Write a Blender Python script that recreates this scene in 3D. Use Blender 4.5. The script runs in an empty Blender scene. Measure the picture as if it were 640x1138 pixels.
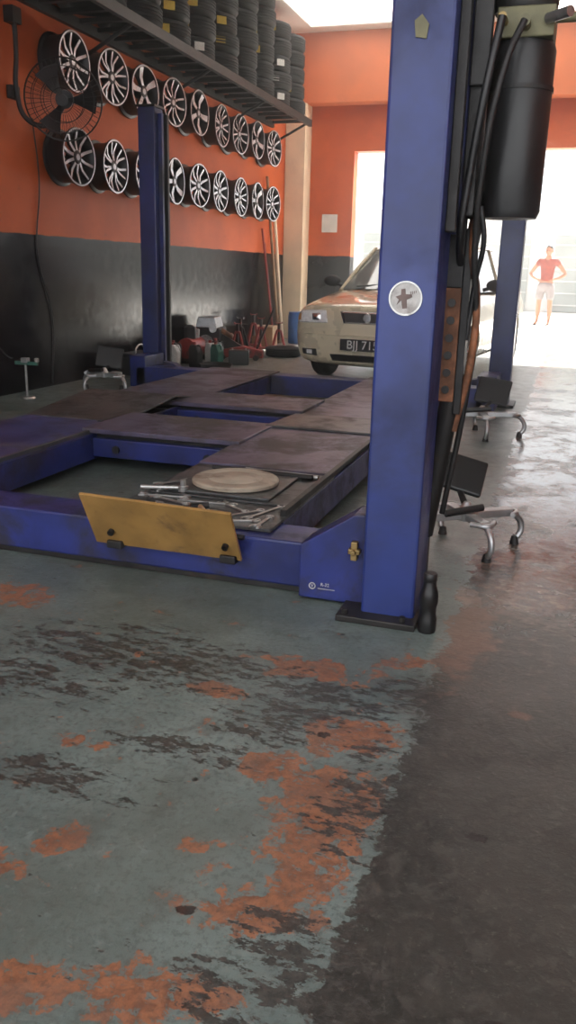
import bpy, bmesh, math, random
from mathutils import Vector, Matrix, Euler
from mathutils.bvhtree import BVHTree
random.seed(7)
scn = bpy.context.scene
COL = scn.collection

# ------------------------------------------------------------------ materials
class NT:
    def __init__(s, m):
        s.t = m.node_tree; s.n = s.t.nodes; s.l = s.t.links
    def new(s, typ, **kw):
        nd = s.n.new(typ)
        for k, v in kw.items(): setattr(nd, k, v)
        return nd
    def put(s, sock, v):
        if hasattr(v, 'links') or hasattr(v, 'is_output'): s.l.new(v, sock)
        else: sock.default_value = v
    def math(s, op, a, b=0.0, c=None, clamp=False):
        nd = s.new('ShaderNodeMath', operation=op); nd.use_clamp = clamp
        s.put(nd.inputs[0], a); s.put(nd.inputs[1], b)
        if c is not None: s.put(nd.inputs[2], c)
        return nd.outputs[0]
    def ramp(s, v, lo, hi, a=0.0, b=1.0):
        nd = s.new('ShaderNodeMapRange'); nd.interpolation_type = 'SMOOTHSTEP'
        s.put(nd.inputs['Value'], v)
        nd.inputs['From Min'].default_value = lo; nd.inputs['From Max'].default_value = hi
        nd.inputs['To Min'].default_value = a; nd.inputs['To Max'].default_value = b
        return nd.outputs[0]
    def noise(s, vec, scale, detail=6, rough=.55, dist=0.0):
        nd = s.new('ShaderNodeTexNoise')
        nd.inputs['Scale'].default_value = scale; nd.inputs['Detail'].default_value = detail
        nd.inputs['Roughness'].default_value = rough; nd.inputs['Distortion'].default_value = dist
        s.l.new(vec, nd.inputs['Vector'])
        return nd.outputs['Fac']
    def mix(s, f, a, b):
        nd = s.new('ShaderNodeMix', data_type='RGBA')
        s.put(nd.inputs[0], f)
        for k, v in ((6, a), (7, b)):
            if isinstance(v, tuple): nd.inputs[k].default_value = (v[0], v[1], v[2], 1)
            else: s.l.new(v, nd.inputs[k])
        return nd.outputs[2]
    def mapping(s, vec, scale=(1, 1, 1), rot=(0, 0, 0)):
        nd = s.new('ShaderNodeMapping'); s.l.new(vec, nd.inputs['Vector'])
        nd.inputs['Scale'].default_value = scale; nd.inputs['Rotation'].default_value = rot
        return nd.outputs[0]
    def bump(s, h, strength, dist=.01):
        nd = s.new('ShaderNodeBump'); s.l.new(h, nd.inputs['Height'])
        s.put(nd.inputs['Strength'], strength); nd.inputs['Distance'].default_value = dist
        return nd.outputs[0]

def base_mat(name):
    m = bpy.data.materials.new(name); m.use_nodes = True
    return m, NT(m), m.node_tree.nodes['Principled BSDF']

def pmat(name, col, rough=.5, metal=0.0, var=.15, scale=8.0, dirt=None, damt=.45, bump=.05, spec=.5, coat=0, drange=.06):
    m, g, p = base_mat(name)
    tc = g.new('ShaderNodeTexCoord').outputs['Object']
    n = g.noise(tc, scale, 6)
    dark = tuple(c * (1 - var * 1.6) for c in col); lite = tuple(min(1, c * (1 + var)) for c in col)
    c = g.mix(g.ramp(n, .3, .7), dark, lite)
    if dirt:
        n2 = g.noise(tc, scale * .6, 9, .68, .3)
        f = g.ramp(n2, 1 - damt - drange, 1 - damt + drange)
        c = g.mix(f, c, dirt)
        g.l.new(g.ramp(n2, 1 - damt - .1, 1 - damt + .1, rough, min(1, rough + .3)), p.inputs['Roughness'])
    else:
        g.l.new(g.ramp(n, .3, .7, max(.02, rough - .05), min(1, rough + .08)), p.inputs['Roughness'])
    g.l.new(c, p.inputs['Base Color'])
    p.inputs['Metallic'].default_value = metal
    p.inputs['Specular IOR Level'].default_value = spec
    p.inputs['Coat Weight'].default_value = coat
    if bump: g.l.new(g.bump(g.noise(tc, scale * 6, 4), bump), p.inputs['Normal'])
    return m

def emat(name, col, st):
    m, g, p = base_mat(name)
    p.inputs['Base Color'].default_value = (*col, 1)
    p.inputs['Emission Color'].default_value = (*col, 1)
    p.inputs['Emission Strength'].default_value = st
    return m

M = {}
M['blue'] = pmat('lift_blue_paint', (.016, .026, .150), .38, 0, .25, 5, (.016, .015, .03), .44, .08, drange=.1)
M['blue_clean'] = pmat('lift_blue_post', (.020, .036, .170), .34, 0, .2, 3, (.016, .022, .070), .48, .06, drange=.16)
M['deck'] = pmat('deck_worn_violet', (.100, .088, .150), .34, .2, .3, 5, (.060, .048, .050), .48, .15, drange=.08)
M['deckblue'] = pmat('deck_blue_worn', (.040, .050, .175), .36, .1, .25, 5, (.070, .062, .09), .42, .12, drange=.08)
M['deckgrey'] = pmat('deck_grey_steel', (.085, .088, .088), .36, .4, .25, 6, (.04, .037, .036), .45, .15, drange=.1)
M['yellow'] = pmat('worn_yellow_paint', (.30, .170, .050), .5, 0, .15, 8, (.12, .07, .035), .40, .12, drange=.07)
M['black'] = pmat('black_plastic', (.010, .010, .011), .38, 0, .2, 10)
M['blackm'] = pmat('black_metal', (.018, .017, .017), .5, .3, .3, 9, (.05, .035, .025), .36, .15)
M['rubber'] = pmat('tyre_rubber', (.012, .012, .013), .75, 0, .3, 12, None, 0, .1)
M['steel'] = pmat('brushed_steel', (.50, .50, .49), .33, .9, .15, 12, (.12, .10, .09), .38, .05)
M['alu'] = pmat('cast_aluminium', (.50, .51, .52), .38, .8, .15, 12)
M['spoke'] = pmat('machined_spoke', (.62, .62, .64), .32, .5, .1, 14, None, 0, 0)
M['gunm'] = pmat('gunmetal_wheel', (.020, .018, .020), .4, .3, .2, 10)
M['beige'] = pmat('turntable_beige', (.42, .36, .28), .55, 0, .12, 10, (.2, .155, .12), .44, .1, drange=.08)
M['brass'] = pmat('brass', (.30, .21, .09), .45, .8, .2, 14)
M['rust'] = pmat('rusty_orange_steel', (.30, .115, .05), .55, .1, .3, 12, (.10, .045, .025), .5, .2, drange=.12)
M['olive'] = pmat('olive_metal', (.14, .13, .07), .5, .3, .2, 12)
M['white'] = pmat('white_paint', (.70, .69, .65), .5, 0, .06, 8)
M['offwhite'] = pmat('cream_plaster', (.82, .66, .47), .7, 0, .08, 3)
M['red'] = pmat('red_paint', (.34, .03, .025), .4, 0, .2, 10, (.06, .03, .02), .4)
M['brownmark'] = pmat('brown_print', (.14, .10, .09), .6, 0, .2, 30)
M['sticker'] = pmat('sticker_white', (.50, .49, .47), .45, 0, .1, 20, (.26, .24, .23), .45, 0, drange=.12)
M['bluebin'] = pmat('blue_plastic', (.02, .12, .42), .4, 0, .1, 6)
M['wood'] = pmat('wood_pole', (.38, .24, .13), .6, 0, .25, 6)
M['green'] = pmat('green_paint', (.05, .16, .12), .45, 0, .2, 10)
M['yellowlab'] = pmat('yellow_label', (.60, .42, .06), .6, 0, .05, 8, None, 0, 0)
M['amber'] = pmat('amber_lens', (.65, .30, .06), .3, 0, .05, 8, None, 0, 0)
M['gold'] = pmat('champagne_car_paint', (.72, .64, .46), .28, .2, .03, 4, None, 0, 0, .5, .9)
M['glass'] = pmat('car_glass', (.26, .27, .26), .06, 0, .1, 2, None, 0, 0, 1.0, 1.0)
M['lamp'] = pmat('headlamp_glass', (.85, .86, .86), .25, 0, .06, 30, None, 0, .1, .8, 1.0)
M['chrome'] = pmat('chrome', (.80, .80, .80), .2, 1, .03, 5, None, 0, 0)
M['skin'] = pmat('skin', (.30, .15, .09), .55, 0, .08, 10, None, 0, 0)
M['shirt'] = pmat('maroon_shirt', (.22, .06, .045), .85, 0, .15, 12)
M['shorts'] = pmat('grey_shorts', (.22, .21, .21), .85, 0, .15, 12)
M['hair'] = pmat('black_hair', (.01, .009, .008), .6, 0, .2, 20)
M['card'] = pmat('cardboard', (.36, .24, .14), .8, 0, .12, 6)
M['steelplate'] = pmat('dark_base_plate', (.022, .020, .019), .5, .3, .3, 8, (.05, .035, .028), .4)

# ------------------------------------------------------------------ geometry helpers
def link(o, parent=None):
    COL.objects.link(o)
    if parent is not None: o.parent = parent
    return o
def grp(name, loc=(0, 0, 0), rot=(0, 0, 0)):
    e = bpy.data.objects.new(name, None); e.empty_display_size = .1
    e.location = loc; e.rotation_euler = rot
    return link(e)
def mesh_obj(name, bm, mats, parent=None, loc=(0, 0, 0), rot=(0, 0, 0), smooth=False, bevel=0):
    bmesh.ops.recalc_face_normals(bm, faces=bm.faces)
    me = bpy.data.meshes.new(name); bm.to_mesh(me); bm.free()
    for m in (mats if isinstance(mats, (list, tuple)) else [mats]): me.materials.append(M[m] if isinstance(m, str) else m)
    o = bpy.data.objects.new(name, me); o.location = loc; o.rotation_euler = rot
    link(o, parent)
    if smooth:
        for p in me.polygons: p.use_smooth = True
        md = o.modifiers.new('ang', 'EDGE_SPLIT'); md.split_angle = math.radians(38)
    if bevel:
        md = o.modifiers.new('bev', 'BEVEL'); md.width = bevel; md.segments = 2; md.limit_method = 'ANGLE'
    return o
def bm_box(bm, lo, hi, mi=0):
    vs = [bm.verts.new((x, y, z)) for x in (lo[0], hi[0]) for y in (lo[1], hi[1]) for z in (lo[2], hi[2])]
    for f in ((0, 1, 3, 2), (4, 6, 7, 5), (0, 4, 5, 1), (2, 3, 7, 6), (0, 2, 6, 4), (1, 5, 7, 3)):
        fc = bm.faces.new([vs[i] for i in f]); fc.material_index = mi
    return vs
def box(name, lo, hi, mat, parent=None, bevel=.004, loc=(0, 0, 0), rot=(0, 0, 0)):
    bm = bmesh.new(); bm_box(bm, lo, hi)
    return mesh_obj(name, bm, mat, parent, loc, rot, bevel=bevel)
def bm_cyl(bm, p0, p1, r, r2=None, seg=20, mi=0):
    p0 = Vector(p0); p1 = Vector(p1); d = (p1 - p0).normalized()
    a = d.orthogonal().normalized(); b = d.cross(a)
    r2 = r if r2 is None else r2
    A = []; B = []
    for i in range(seg):
        t = 2 * math.pi * i / seg; v = a * math.cos(t) + b * math.sin(t)
        A.append(bm.verts.new(p0 + v * r)); B.append(bm.verts.new(p1 + v * r2))
    for i in range(seg):
        j = (i + 1) % seg
        f = bm.faces.new((A[i], A[j], B[j], B[i])); f.material_index = mi
    f = bm.faces.new(A[::-1]); f.material_index = mi
    f = bm.faces.new(B); f.material_index = mi
def cyl(name, p0, p1, r, mat, parent=None, r2=None, seg=24):
    bm = bmesh.new(); bm_cyl(bm, p0, p1, r, r2, seg)
    return mesh_obj(name, bm, mat, parent, smooth=True)
def bm_prism(bm, poly, axis, lo, hi, mi=0):
    def P(a, b, c):
        return {'x': (c, a, b), 'y': (a, c, b), 'z': (a, b, c)}[axis]
    A = [bm.verts.new(P(a, b, lo)) for a, b in poly]; B = [bm.verts.new(P(a, b, hi)) for a, b in poly]
    n = len(poly)
    for i in range(n):
        f = bm.faces.new((A[i], A[(i + 1) % n], B[(i + 1) % n], B[i])); f.material_index = mi
    f = bm.faces.new(A[::-1]); f.material_index = mi
    f = bm.faces.new(B); f.material_index = mi
def prism(name, poly, axis, lo, hi, mat, parent=None, bevel=.003, loc=(0, 0, 0), rot=(0, 0, 0)):
    bm = bmesh.new(); bm_prism(bm, poly, axis, lo, hi)
    return mesh_obj(name, bm, mat, parent, loc, rot, bevel=bevel)
def bm_lathe(bm, prof, seg=32, closed=False, z0=0, mi=0, c=(0, 0)):
    rings = []
    for r, z in prof:
        if r < 1e-6: rings.append([bm.verts.new((c[0], c[1], z + z0))])
        else: rings.append([bm.verts.new((c[0] + r * math.cos(2 * math.pi * i / seg), c[1] + r * math.sin(2 * math.pi * i / seg), z + z0)) for i in range(seg)])
    pairs = list(zip(rings[:-1], rings[1:]))
    if closed: pairs.append((rings[-1], rings[0]))
    for a, b in pairs:
        for i in range(seg):
            j = (i + 1) % seg
            if len(a) == 1 and len(b) == 1: continue
            if len(a) == 1: f = bm.faces.new((a[0], b[i], b[j]))
            elif len(b) == 1: f = bm.faces.new((a[i], a[j], b[0]))
            else: f = bm.faces.new((a[i], a[j], b[j], b[i]))
            f.material_index = mi
def lathe(name, prof, mat, parent=None, loc=(0, 0, 0), rot=(0, 0, 0), seg=32, closed=False):
    bm = bmesh.new(); bm_lathe(bm, prof, seg, closed)
    return mesh_obj(name, bm, mat, parent, loc, rot, smooth=True)
def tube(name, pts, r, mat, parent=None, bez=True):
    cu = bpy.data.curves.new(name, 'CURVE'); cu.dimensions = '3D'; cu.bevel_depth = r; cu.bevel_resolution = 3; cu.use_fill_caps = True
    if bez:
        sp = cu.splines.new('BEZIER'); sp.bezier_points.add(len(pts) - 1)
        for b, p in zip(sp.bezier_points, pts):
            b.co = p; b.handle_left_type = b.handle_right_type = 'AUTO'
    else:
        sp = cu.splines.new('POLY'); sp.points.add(len(pts) - 1)
        for b, p in zip(sp.points, pts): b.co = (*p, 1)
    cu.materials.append(M[mat])
    return link(bpy.data.objects.new(name, cu), parent)
def text(name, s, size, mat, parent, loc, rot, ext=.001):
    cu = bpy.data.curves.new(name, 'FONT'); cu.body = s; cu.size = size; cu.extrude = ext
    cu.align_x = 'CENTER'; cu.align_y = 'CENTER'; cu.materials.append(M[mat])
    o = bpy.data.objects.new(name, cu); o.location = loc; o.rotation_euler = rot
    return link(o, parent)
def skin_obj(name, verts, edges, radii, mat, parent=None, root=0, sub=2):
    me = bpy.data.meshes.new(name); me.from_pydata(verts, edges, []); me.update()
    me.materials.append(M[mat])
    o = bpy.data.objects.new(name, me); link(o, parent)
    sk = o.modifiers.new('skin', 'SKIN'); sk.use_smooth_shade = True
    for i, r in enumerate(radii):
        rr = r if isinstance(r, tuple) else (r, r)
        me.skin_vertices[0].data[i].radius = rr
        me.skin_vertices[0].data[i].use_root = (i == root)
    sb = o.modifiers.new('sub', 'SUBSURF'); sb.levels = sub; sb.render_levels = sub
    return o

# ------------------------------------------------------------------ room
WX = -4.55; YB = 14.0; CH = 4.6
def wall_mat():
    m, g, p = base_mat('two_tone_wall_paint')
    pos = g.new('ShaderNodeNewGeometry').outputs['Position']
    sep = g.new('ShaderNodeSeparateXYZ'); g.l.new(pos, sep.inputs[0])
    n = g.noise(pos, 1.3, 7, .6); nf = g.noise(pos, 9, 6, .65)
    orange = g.mix(g.ramp(n, .3, .7), (.48, .085, .020), (.64, .130, .032))
    orange = g.mix(g.ramp(nf, .60, .74, 0, .5), orange, (.28, .08, .04))
    black = g.mix(g.ramp(n, .35, .7), (.004, .0035, .006), (.009, .0075, .010))
    scuff = g.noise(g.mapping(pos, (1, 1.0, 3)), 3.2, 9, .74)
    black = g.mix(g.ramp(scuff, .645, .71, 0, .45), black, (.05, .038, .038))
    zz = g.math('ADD', sep.outputs[2], g.math('MULTIPLY', g.math('SUBTRACT', g.noise(pos, 5, 4), .5), .03))
    f = g.ramp(zz, 1.345, 1.355)
    g.l.new(g.mix(f, black, orange), p.inputs['Base Color'])
    r1 = g.ramp(nf, .35, .7, .16, .26)
    rr = g.new('ShaderNodeMix', data_type='FLOAT'); g.l.new(f, rr.inputs[0]); g.l.new(r1, rr.inputs[2]); rr.inputs[3].default_value = .5
    g.l.new(rr.outputs[0], p.inputs['Roughness'])
    p.inputs['Specular IOR Level'].default_value = .24
    g.l.new(g.bump(g.noise(pos, 1.6, 4, .5), .06, .03), p.inputs['Normal'])
    return m
M['wall'] = wall_mat()
M['ceil'] = pmat('ceiling_white', (.78, .76, .72), .8, 0, .06, 1.2)
M['orange'] = pmat('orange_beam_paint', (.68, .19, .07), .6, 0, .08, 1.5)

def floor_mat():
    m, g, p = base_mat('worn_painted_concrete')
    pos = g.new('ShaderNodeNewGeometry').outputs['Position']
    sep = g.new('ShaderNodeSeparateXYZ'); g.l.new(pos, sep.inputs[0])
    X, Y = sep.outputs[0], sep.outputs[1]
    nA = g.noise(pos, 2.2, 9, .62, .2); nL = g.noise(pos, .9, 5)
    nM = g.noise(pos, 7.5, 10, .66, .3); nF = g.noise(pos, 26, 8, .7, .4); nC = g.noise(pos, 60, 8, .75)
    nB = g.math('ADD', g.math('MULTIPLY', nM, .58), g.math('MULTIPLY', nF, .42))
    st1 = g.noise(g.mapping(pos, (.8, 2.2, 1), (0, 0, .45)), 9, 9, .7)
    st2 = g.noise(g.mapping(pos, (.9, 1.7, 1), (0, 0, .3)), 26, 6, .72)
    streak = g.math('ADD', g.math('MULTIPLY', st1, .5), g.math('MULTIPLY', st2, .5))
    scr = g.noise(g.mapping(pos, (.25, 9.0, 1), (0, 0, -.75)), 16, 4, .6)
    def blob(cx, cy, rx, ry):
        a = g.math('MULTIPLY', g.math('SUBTRACT', X, cx), 1 / rx); b = g.math('MULTIPLY', g.math('SUBTRACT', Y, cy), 1 / ry)
        r = g.math('ADD', g.math('MULTIPLY', a, a), g.math('MULTIPLY', b, b))
        return g.math('MAXIMUM', g.math('SUBTRACT', 1.0, r), -1.0)
    def union(lst):
        o = blob(*lst[0])
        for q in lst[1:]: o = g.math('MAXIMUM', o, blob(*q))
        return o
    def mask(bl, noise, k, w=.04, bw=.35, off=0.0):
        v = g.math('ADD', g.math('MULTIPLY', bl, bw), g.math('MULTIPLY', g.math('SUBTRACT', noise, .5), k))
        return g.ramp(g.math('ADD', v, off), -w, w)
    paint = g.mix(g.ramp(nA, .35, .65), (.098, .128, .120), (.168, .212, .198))
    paint = g.mix(g.ramp(nC, .49, .59, 0, .5), paint, (.060, .068, .063))
    paint = g.mix(g.ramp(nL, .42, .60, 0, .6), paint, (.082, .094, .076))
    paint = g.mix(g.ramp(nF, .57, .64, 0, .4), paint, (.21, .25, .235))
    paint = g.mix(g.ramp(nM, .54, .64, 0, .4), paint, (.07, .075, .065))
    paint = g.mix(g.ramp(scr, .66, .70, 0, .45), paint, (.065, .068, .06))
    om = mask(union([(-.36, 1.45, .13, .30), (-.37, 1.80, .13, .13), (-.58, 2.12, .20, .08), (-.30, 2.25, .10, .05), (-.52, .95, .15, .07), (-.72, .90, .09, .05), (-.50, 1.6, .12, .08),
                      (-1.72, 2.3, .20, .09), (-.93, 1.12, .07, .04), (-1.0, 1.55, .07, .03), (-.78, 1.9, .08, .04), (-.43, 1.2, .12, .1), (-.85, 1.22, .05, .05), (-.6, 1.3, .06, .04)]), nB, 4.8, .07, .40, -.13)
    om2 = g.ramp(g.math('ADD', g.math('MULTIPLY', g.noise(pos, 4.2, 8, .68, .5), .5), g.math('MULTIPLY', nF, .5)), .598, .620)
    om = g.math('MAXIMUM', om, om2)
    om = g.math('MULTIPLY', om, g.ramp(st2, .56, .60, .92, .1))
    ocol = g.mix(g.ramp(nF, .38, .62), (.17, .062, .030), (.31, .120, .055))
    ocol = g.mix(g.ramp(nC, .50, .62, 0, .65), ocol, (.10, .055, .038))
    ocol = g.mix(g.ramp(nM, .50, .62, 0, .45), ocol, (.16, .10, .075))
    col = g.mix(om, paint, ocol)
    dm = mask(union([(-1.08, 2.02, .55, .20), (-1.35, 1.78, .35, .12), (-.31, 1.04, .16, .18), (-.29, 2.05, .12, .16), (-.50, 1.95, .28, .14), (-.42, 1.0, .08, .08), (-.60, 1.78, .16, .12), (-.33, 1.55, .1, .2), (-1.0, 1.4, .25, .08), (-.75, 1.6, .2, .06), (-.34, 1.75, .08, .06)]), streak, 4.8, .05, .37, -.29)
    dm2 = g.ramp(streak, .590, .606)
    dm = g.math('MAXIMUM', dm, dm2)
    dark = g.mix(g.ramp(nC, .38, .62), (.024, .022, .020), (.062, .055, .048))
    col = g.mix(g.math('MULTIPLY', dm, .92), col, dark)
    edge = g.math('ADD', X, g.math('MULTIPLY', g.math('SUBTRACT', nB, .5), .40))
    lane = g.ramp(edge, -.262, -.250)
    lc = g.mix(g.ramp(nA, .35, .65), (.019, .018, .016), (.048, .044, .038))
    lc = g.mix(g.ramp(nF, .50, .62, 0, .6), lc, (.075, .068, .060))
    lc = g.mix(g.ramp(nC, .57, .64, 0, .5), lc, (.13, .12, .105))
    worn = g.mix(g.ramp(nB, .40, .60), (.075, .060, .050), (.22, .18, .15))
    worn = g.mix(g.ramp(streak, .46, .55, 0, .8), worn, (.036, .031, .028))
    yb = g.ramp(g.math('ADD', Y, g.math('MULTIPLY', g.math('SUBTRACT', nB, .5), 2.6)), 2.0, 3.4)
    lc = g.mix(yb, lc, worn)
    om3 = mask(union([(-.20, 2.55, .10, .40), (-.0, 2.05, .03, .02)]), nB, 3.0, .25, .42, -.12)
    lc = g.mix(g.math('MULTIPLY', om3, .45), lc, (.22, .10, .06))
    col = g.mix(lane, col, lc)
    spots = mask(union([(-.06, 1.51, .026, .017), (.01, 1.06, .022, .02), (-.53, 1.13, .02, .013), (-.46, 1.78, .02, .014)]), nC, 2.4, .1, .5, -.1)
    vo = g.new('ShaderNodeTexVoronoi'); vo.inputs['Scale'].default_value = 5; g.l.new(g.mapping(pos, (1, 1, .01)), vo.inputs['Vector'])
    pit = g.ramp(g.math('ADD', vo.outputs['Distance'], g.math('MULTIPLY', nC, .08)), .06, .09, 1, 0)
    pit = g.math('MAXIMUM', pit, spots)
    col = g.mix(g.math('MULTIPLY', pit, .85), col, (.018, .011, .010))
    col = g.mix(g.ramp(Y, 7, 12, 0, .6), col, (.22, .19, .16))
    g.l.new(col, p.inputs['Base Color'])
    r = g.ramp(nB, .38, .62, .28, .46)
    ly = g.math('MULTIPLY', yb, lane)
    wet = g.math('MULTIPLY', ly, g.ramp(nA, .42, .54, .08, .23))
    g.l.new(g.math('SUBTRACT', r, wet), p.inputs['Roughness'])
    h = g.math('ADD', g.math('MULTIPLY', nC, .45), g.math('ADD', g.math('MULTIPLY', dm, -.5), g.math('ADD', g.math('MULTIPLY', nF, .5), g.math('MULTIPLY', pit, -1.0))))
    bs = g.bump(h, g.math('SUBTRACT', .5, g.math('MULTIPLY', ly, g.ramp(nA, .40, .54, .15, .42))), .008)
    g.l.new(bs, p.inputs['Normal'])
    return m
M['floor'] = floor_mat()
M['outground'] = pmat('outside_concrete', (.70, .67, .62), .7, 0, .08, 1.5)

def plane(name, x0, x1, y0, y1, z, mat):
    bm = bmesh.new()
    bm_box(bm, (x0, y0, z - .1), (x1, y1, z))
    return mesh_obj(name, bm, mat)
plane('floor', WX, 5.0, -3.0, YB, 0, 'floor')
plane('ground_outside', -14, 18, YB, 48, -.01, 'outground')
box('wall_left', (WX - .2, -2.0, -.1), (WX, YB + .25, CH), 'wall', bevel=0)
box('wall_right', (5.0, -2.0, -.1), (5.2, YB + .25, CH), 'wall', bevel=0)
bm = bmesh.new()
bm_box(bm, (WX, YB, -.1), (-3.5, YB + .25, CH))
bm_box(bm, (-3.5, YB, 2.95), (3.6, YB + .25, CH))
bm_box(bm, (3.6, YB, -.1), (5.0, YB + .25, CH))
mesh_obj('wall_back', bm, 'wall')
box('trim_beam_back', (WX, YB - .3, 3.62), (5.0, YB, CH), 'orange', bevel=0)
box('trim_pilaster_corner', (WX, YB - .35, 0), (WX + .33, YB, 3.62), 'offwhite', bevel=.01)
bm = bmesh.new()
for lo, hi in (((WX, -.2), (5.0, 11.6)), ((WX, 13.4), (5.0, YB + .25)), ((WX, 11.6), (-4.1, 13.4)), ((.4, 11.6), (5.0, 13.4))):
    bm_box(bm, (lo[0], lo[1], CH), (hi[0], hi[1], CH + .15))
mesh_obj('ceiling', bm, 'ceil')
M['skylight'] = emat('translucent_roof_sheet', (1, .97, .92), 3.0)
box('window_1', (-4.1, 11.6, CH + .02), (.4, 13.4, CH + .06), 'skylight', bevel=0)
box('wall_notice', (-4.0, YB - .012, 1.72), (-3.74, YB, 2.0), 'white', bevel=.002)

bld = grp('building_across_yard')
M['facade'] = pmat('pale_facade', (.56, .58, .55), .8, 0, .08, 1)
M['shutter'] = pmat('grey_shutter', (.34, .37, .35), .7, 0, .08, 1)
box('facade', (-12, 30, 0), (16, 30.3, 3.2), 'facade', bld, 0)
for i in range(7):
    box('shutter_%d' % i, (-7 + i * 3.2, 29.93, 0), (-4.6 + i * 3.2, 30, 2.4), 'shutter', bld, .01)
    for k in range(6): box('slat_%d_%d' % (i, k), (-7 + i * 3.2, 29.90, .2 + k * .38), (-4.6 + i * 3.2, 29.93, .24 + k * .38), 'facade', bld, 0)

# ------------------------------------------------------------------ fluorescent fixtures added out of view to light the car and interior
M['tubee'] = emat('fill_fluorescent_tube', (1, .96, .88), 14)
for i, (x, y) in enumerate([(-2.6, 10.6), (-2.2, 7.6), (1.4, 7.6)]):
    f = grp('fill_ceiling_light', (x, y, CH))
    box('housing', (-.62, -.07, -.06), (.62, .07, 0), 'white', f, .005)
    cyl('tube_a', (-.6, -.03, -.085), (.6, -.03, -.085), .016, 'tubee', f)
    cyl('tube_b', (-.6, .03, -.085), (.6, .03, -.085), .016, 'tubee', f)

# ------------------------------------------------------------------ wheels on the wall
def wheel_mesh(name, n, style):
    bm = bmesh.new()
    prof = [(.228, 0), (.243, 0), (.246, -.012), (.232, -.025), (.222, -.06), (.212, -.10), (.214, -.19), (.24, -.20), (.243, -.215), (.225, -.218), (.2, -.20), (.198, -.10), (.205, -.045), (.217, -.02)]
    bm_lathe(bm, prof, 40, True)
    for f in bm.faces:
        c = f.calc_center_median()
        if c.z > -.006: f.material_index = 1
    bm_lathe(bm, [(0, -.11), (.06, -.11), (.065, -.03), (.05, -.018), (0, -.018)], 24, False, mi=2)
    bm_lathe(bm, [(0, -.016), (.026, -.016), (.028, -.02), (0, -.02)], 20, False, mi=1)
    for i in range(n):
        a = 2 * math.pi * i / n + .3
        pairs = [(0, 0)] if style != 1 else [(-.03, -.055), (.03, .055)]
        for (o0, o1) in pairs:
            w0, w1 = {0: (.014, .012), 1: (.010, .010), 2: (.018, .034)}[style]
            R = Matrix.Rotation(a, 3, 'Z')
            pts = []
            for (r, o, w, z) in ((.045, o0 * .6, w0, -.022), (.13, (o0 + o1) * .5, (w0 + w1) / 2, -.035), (.222, o1, w1, -.010)):
                for s in (-1, 1):
                    for dz in (0, -.028):
                        pts.append(bm.verts.new(R @ Vector((r, o + s * w, z + dz))))
            for k in (0, 4):
                q = pts[k:k + 8]
                for ids, mi in (((0, 4, 6, 2), 1), ((1, 3, 7, 5), 2), ((0, 1, 5, 4), 2), ((2, 6, 7, 3), 2)):
                    f = bm.faces.new([q[t] for t in ids]); f.material_index = mi
    for i in range(5):
        a = 2 * math.pi * i / 5
        c = Vector((.042 * math.cos(a), .042 * math.sin(a), 0))
        bm_cyl(bm, c + Vector((0, 0, -.03)), c + Vector((0, 0, -.014)), .006, seg=8, mi=2)
    me_o = mesh_obj(name, bm, ['gunm', 'spoke', 'gunm'], smooth=True)
    me = me_o.data; bpy.data.objects.remove(me_o)
    return me
wm = [wheel_mesh('wheel_multi', 10, 0), wheel_mesh('wheel_twin5', 5, 1), wheel_mesh('wheel_star', 5, 2), wheel_mesh('wheel_twin6', 7, 1)]
bmp = bmesh.new()
order = [0, 3, 2, 1, 2, 3, 1, 2, 0]
for row, z in enumerate((2.81, 2.03)):
    for i in range(9):
        y = 7.08 + .665 * i
        o = bpy.data.objects.new('alloy_wheel', wm[order[(i + row * 4) % 9] if i else 0])
        o.location = (WX + .255 + random.uniform(-.01, .01), y, z + random.uniform(-.02, .02))
        link(o)
        md = o.modifiers.new('ang', 'EDGE_SPLIT'); md.split_angle = math.radians(35)
        o.rotation_euler = (Matrix.Rotation(random.uniform(-.12, .04), 3, 'Z') @ Matrix.Rotation(math.radians(90), 3, 'Y') @ Matrix.Rotation(random.uniform(0, 6), 3, 'Z')).to_euler()
        bm_cyl(bmp, (WX, y, z), (WX + .13, y, z), .012, seg=8)
mesh_obj('wheel_hanging_pegs', bmp, 'blackm')

# ------------------------------------------------------------------ tyre rack
rk = grp('tyre_rack')
RZ = 3.25
for nm, x in (('rail_front', -3.93), ('rail_back', WX + .03)):
    bm = bmesh.new(); bm_prism(bm, [(x - .025, RZ - .09), (x + .025, RZ - .09), (x + .025, RZ), (x - .025, RZ)], 'y', 5.2, 12.95)
    mesh_obj(nm, bm, 'blackm', rk)
for i in range(25):
    y = 5.3 + i * .315
    box('slat_%d' % i, (WX, y, RZ - .04), (-3.93, y + .06, RZ - .001), 'blackm', rk, 0)
for i in range(5):
    y = 5.75 + i * 1.78
    tube('brace_%d' % i, [(WX, y, RZ - .35), (-3.95, y, RZ - .05)], .018, 'blackm', rk, False)
def tyre_prof(R=.31, w=.20, ri=.19):
    h = w / 2
    p = [(ri, -h * .75), (ri + .03, -h * .98), (R - .05, -h), (R - .015, -h * .85), (R, -h * .62)]
    for k in range(4):
        z = -h * .5 + k * h * .3
        p += [(R, z - .008), (R - .010, z - .006), (R - .010, z + .006), (R, z + .008)]
    p += [(R, h * .62), (R - .015, h * .85), (R - .05, h), (ri + .03, h * .98), (ri, h * .75), (ri - .005, 0)]
    return p
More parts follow.
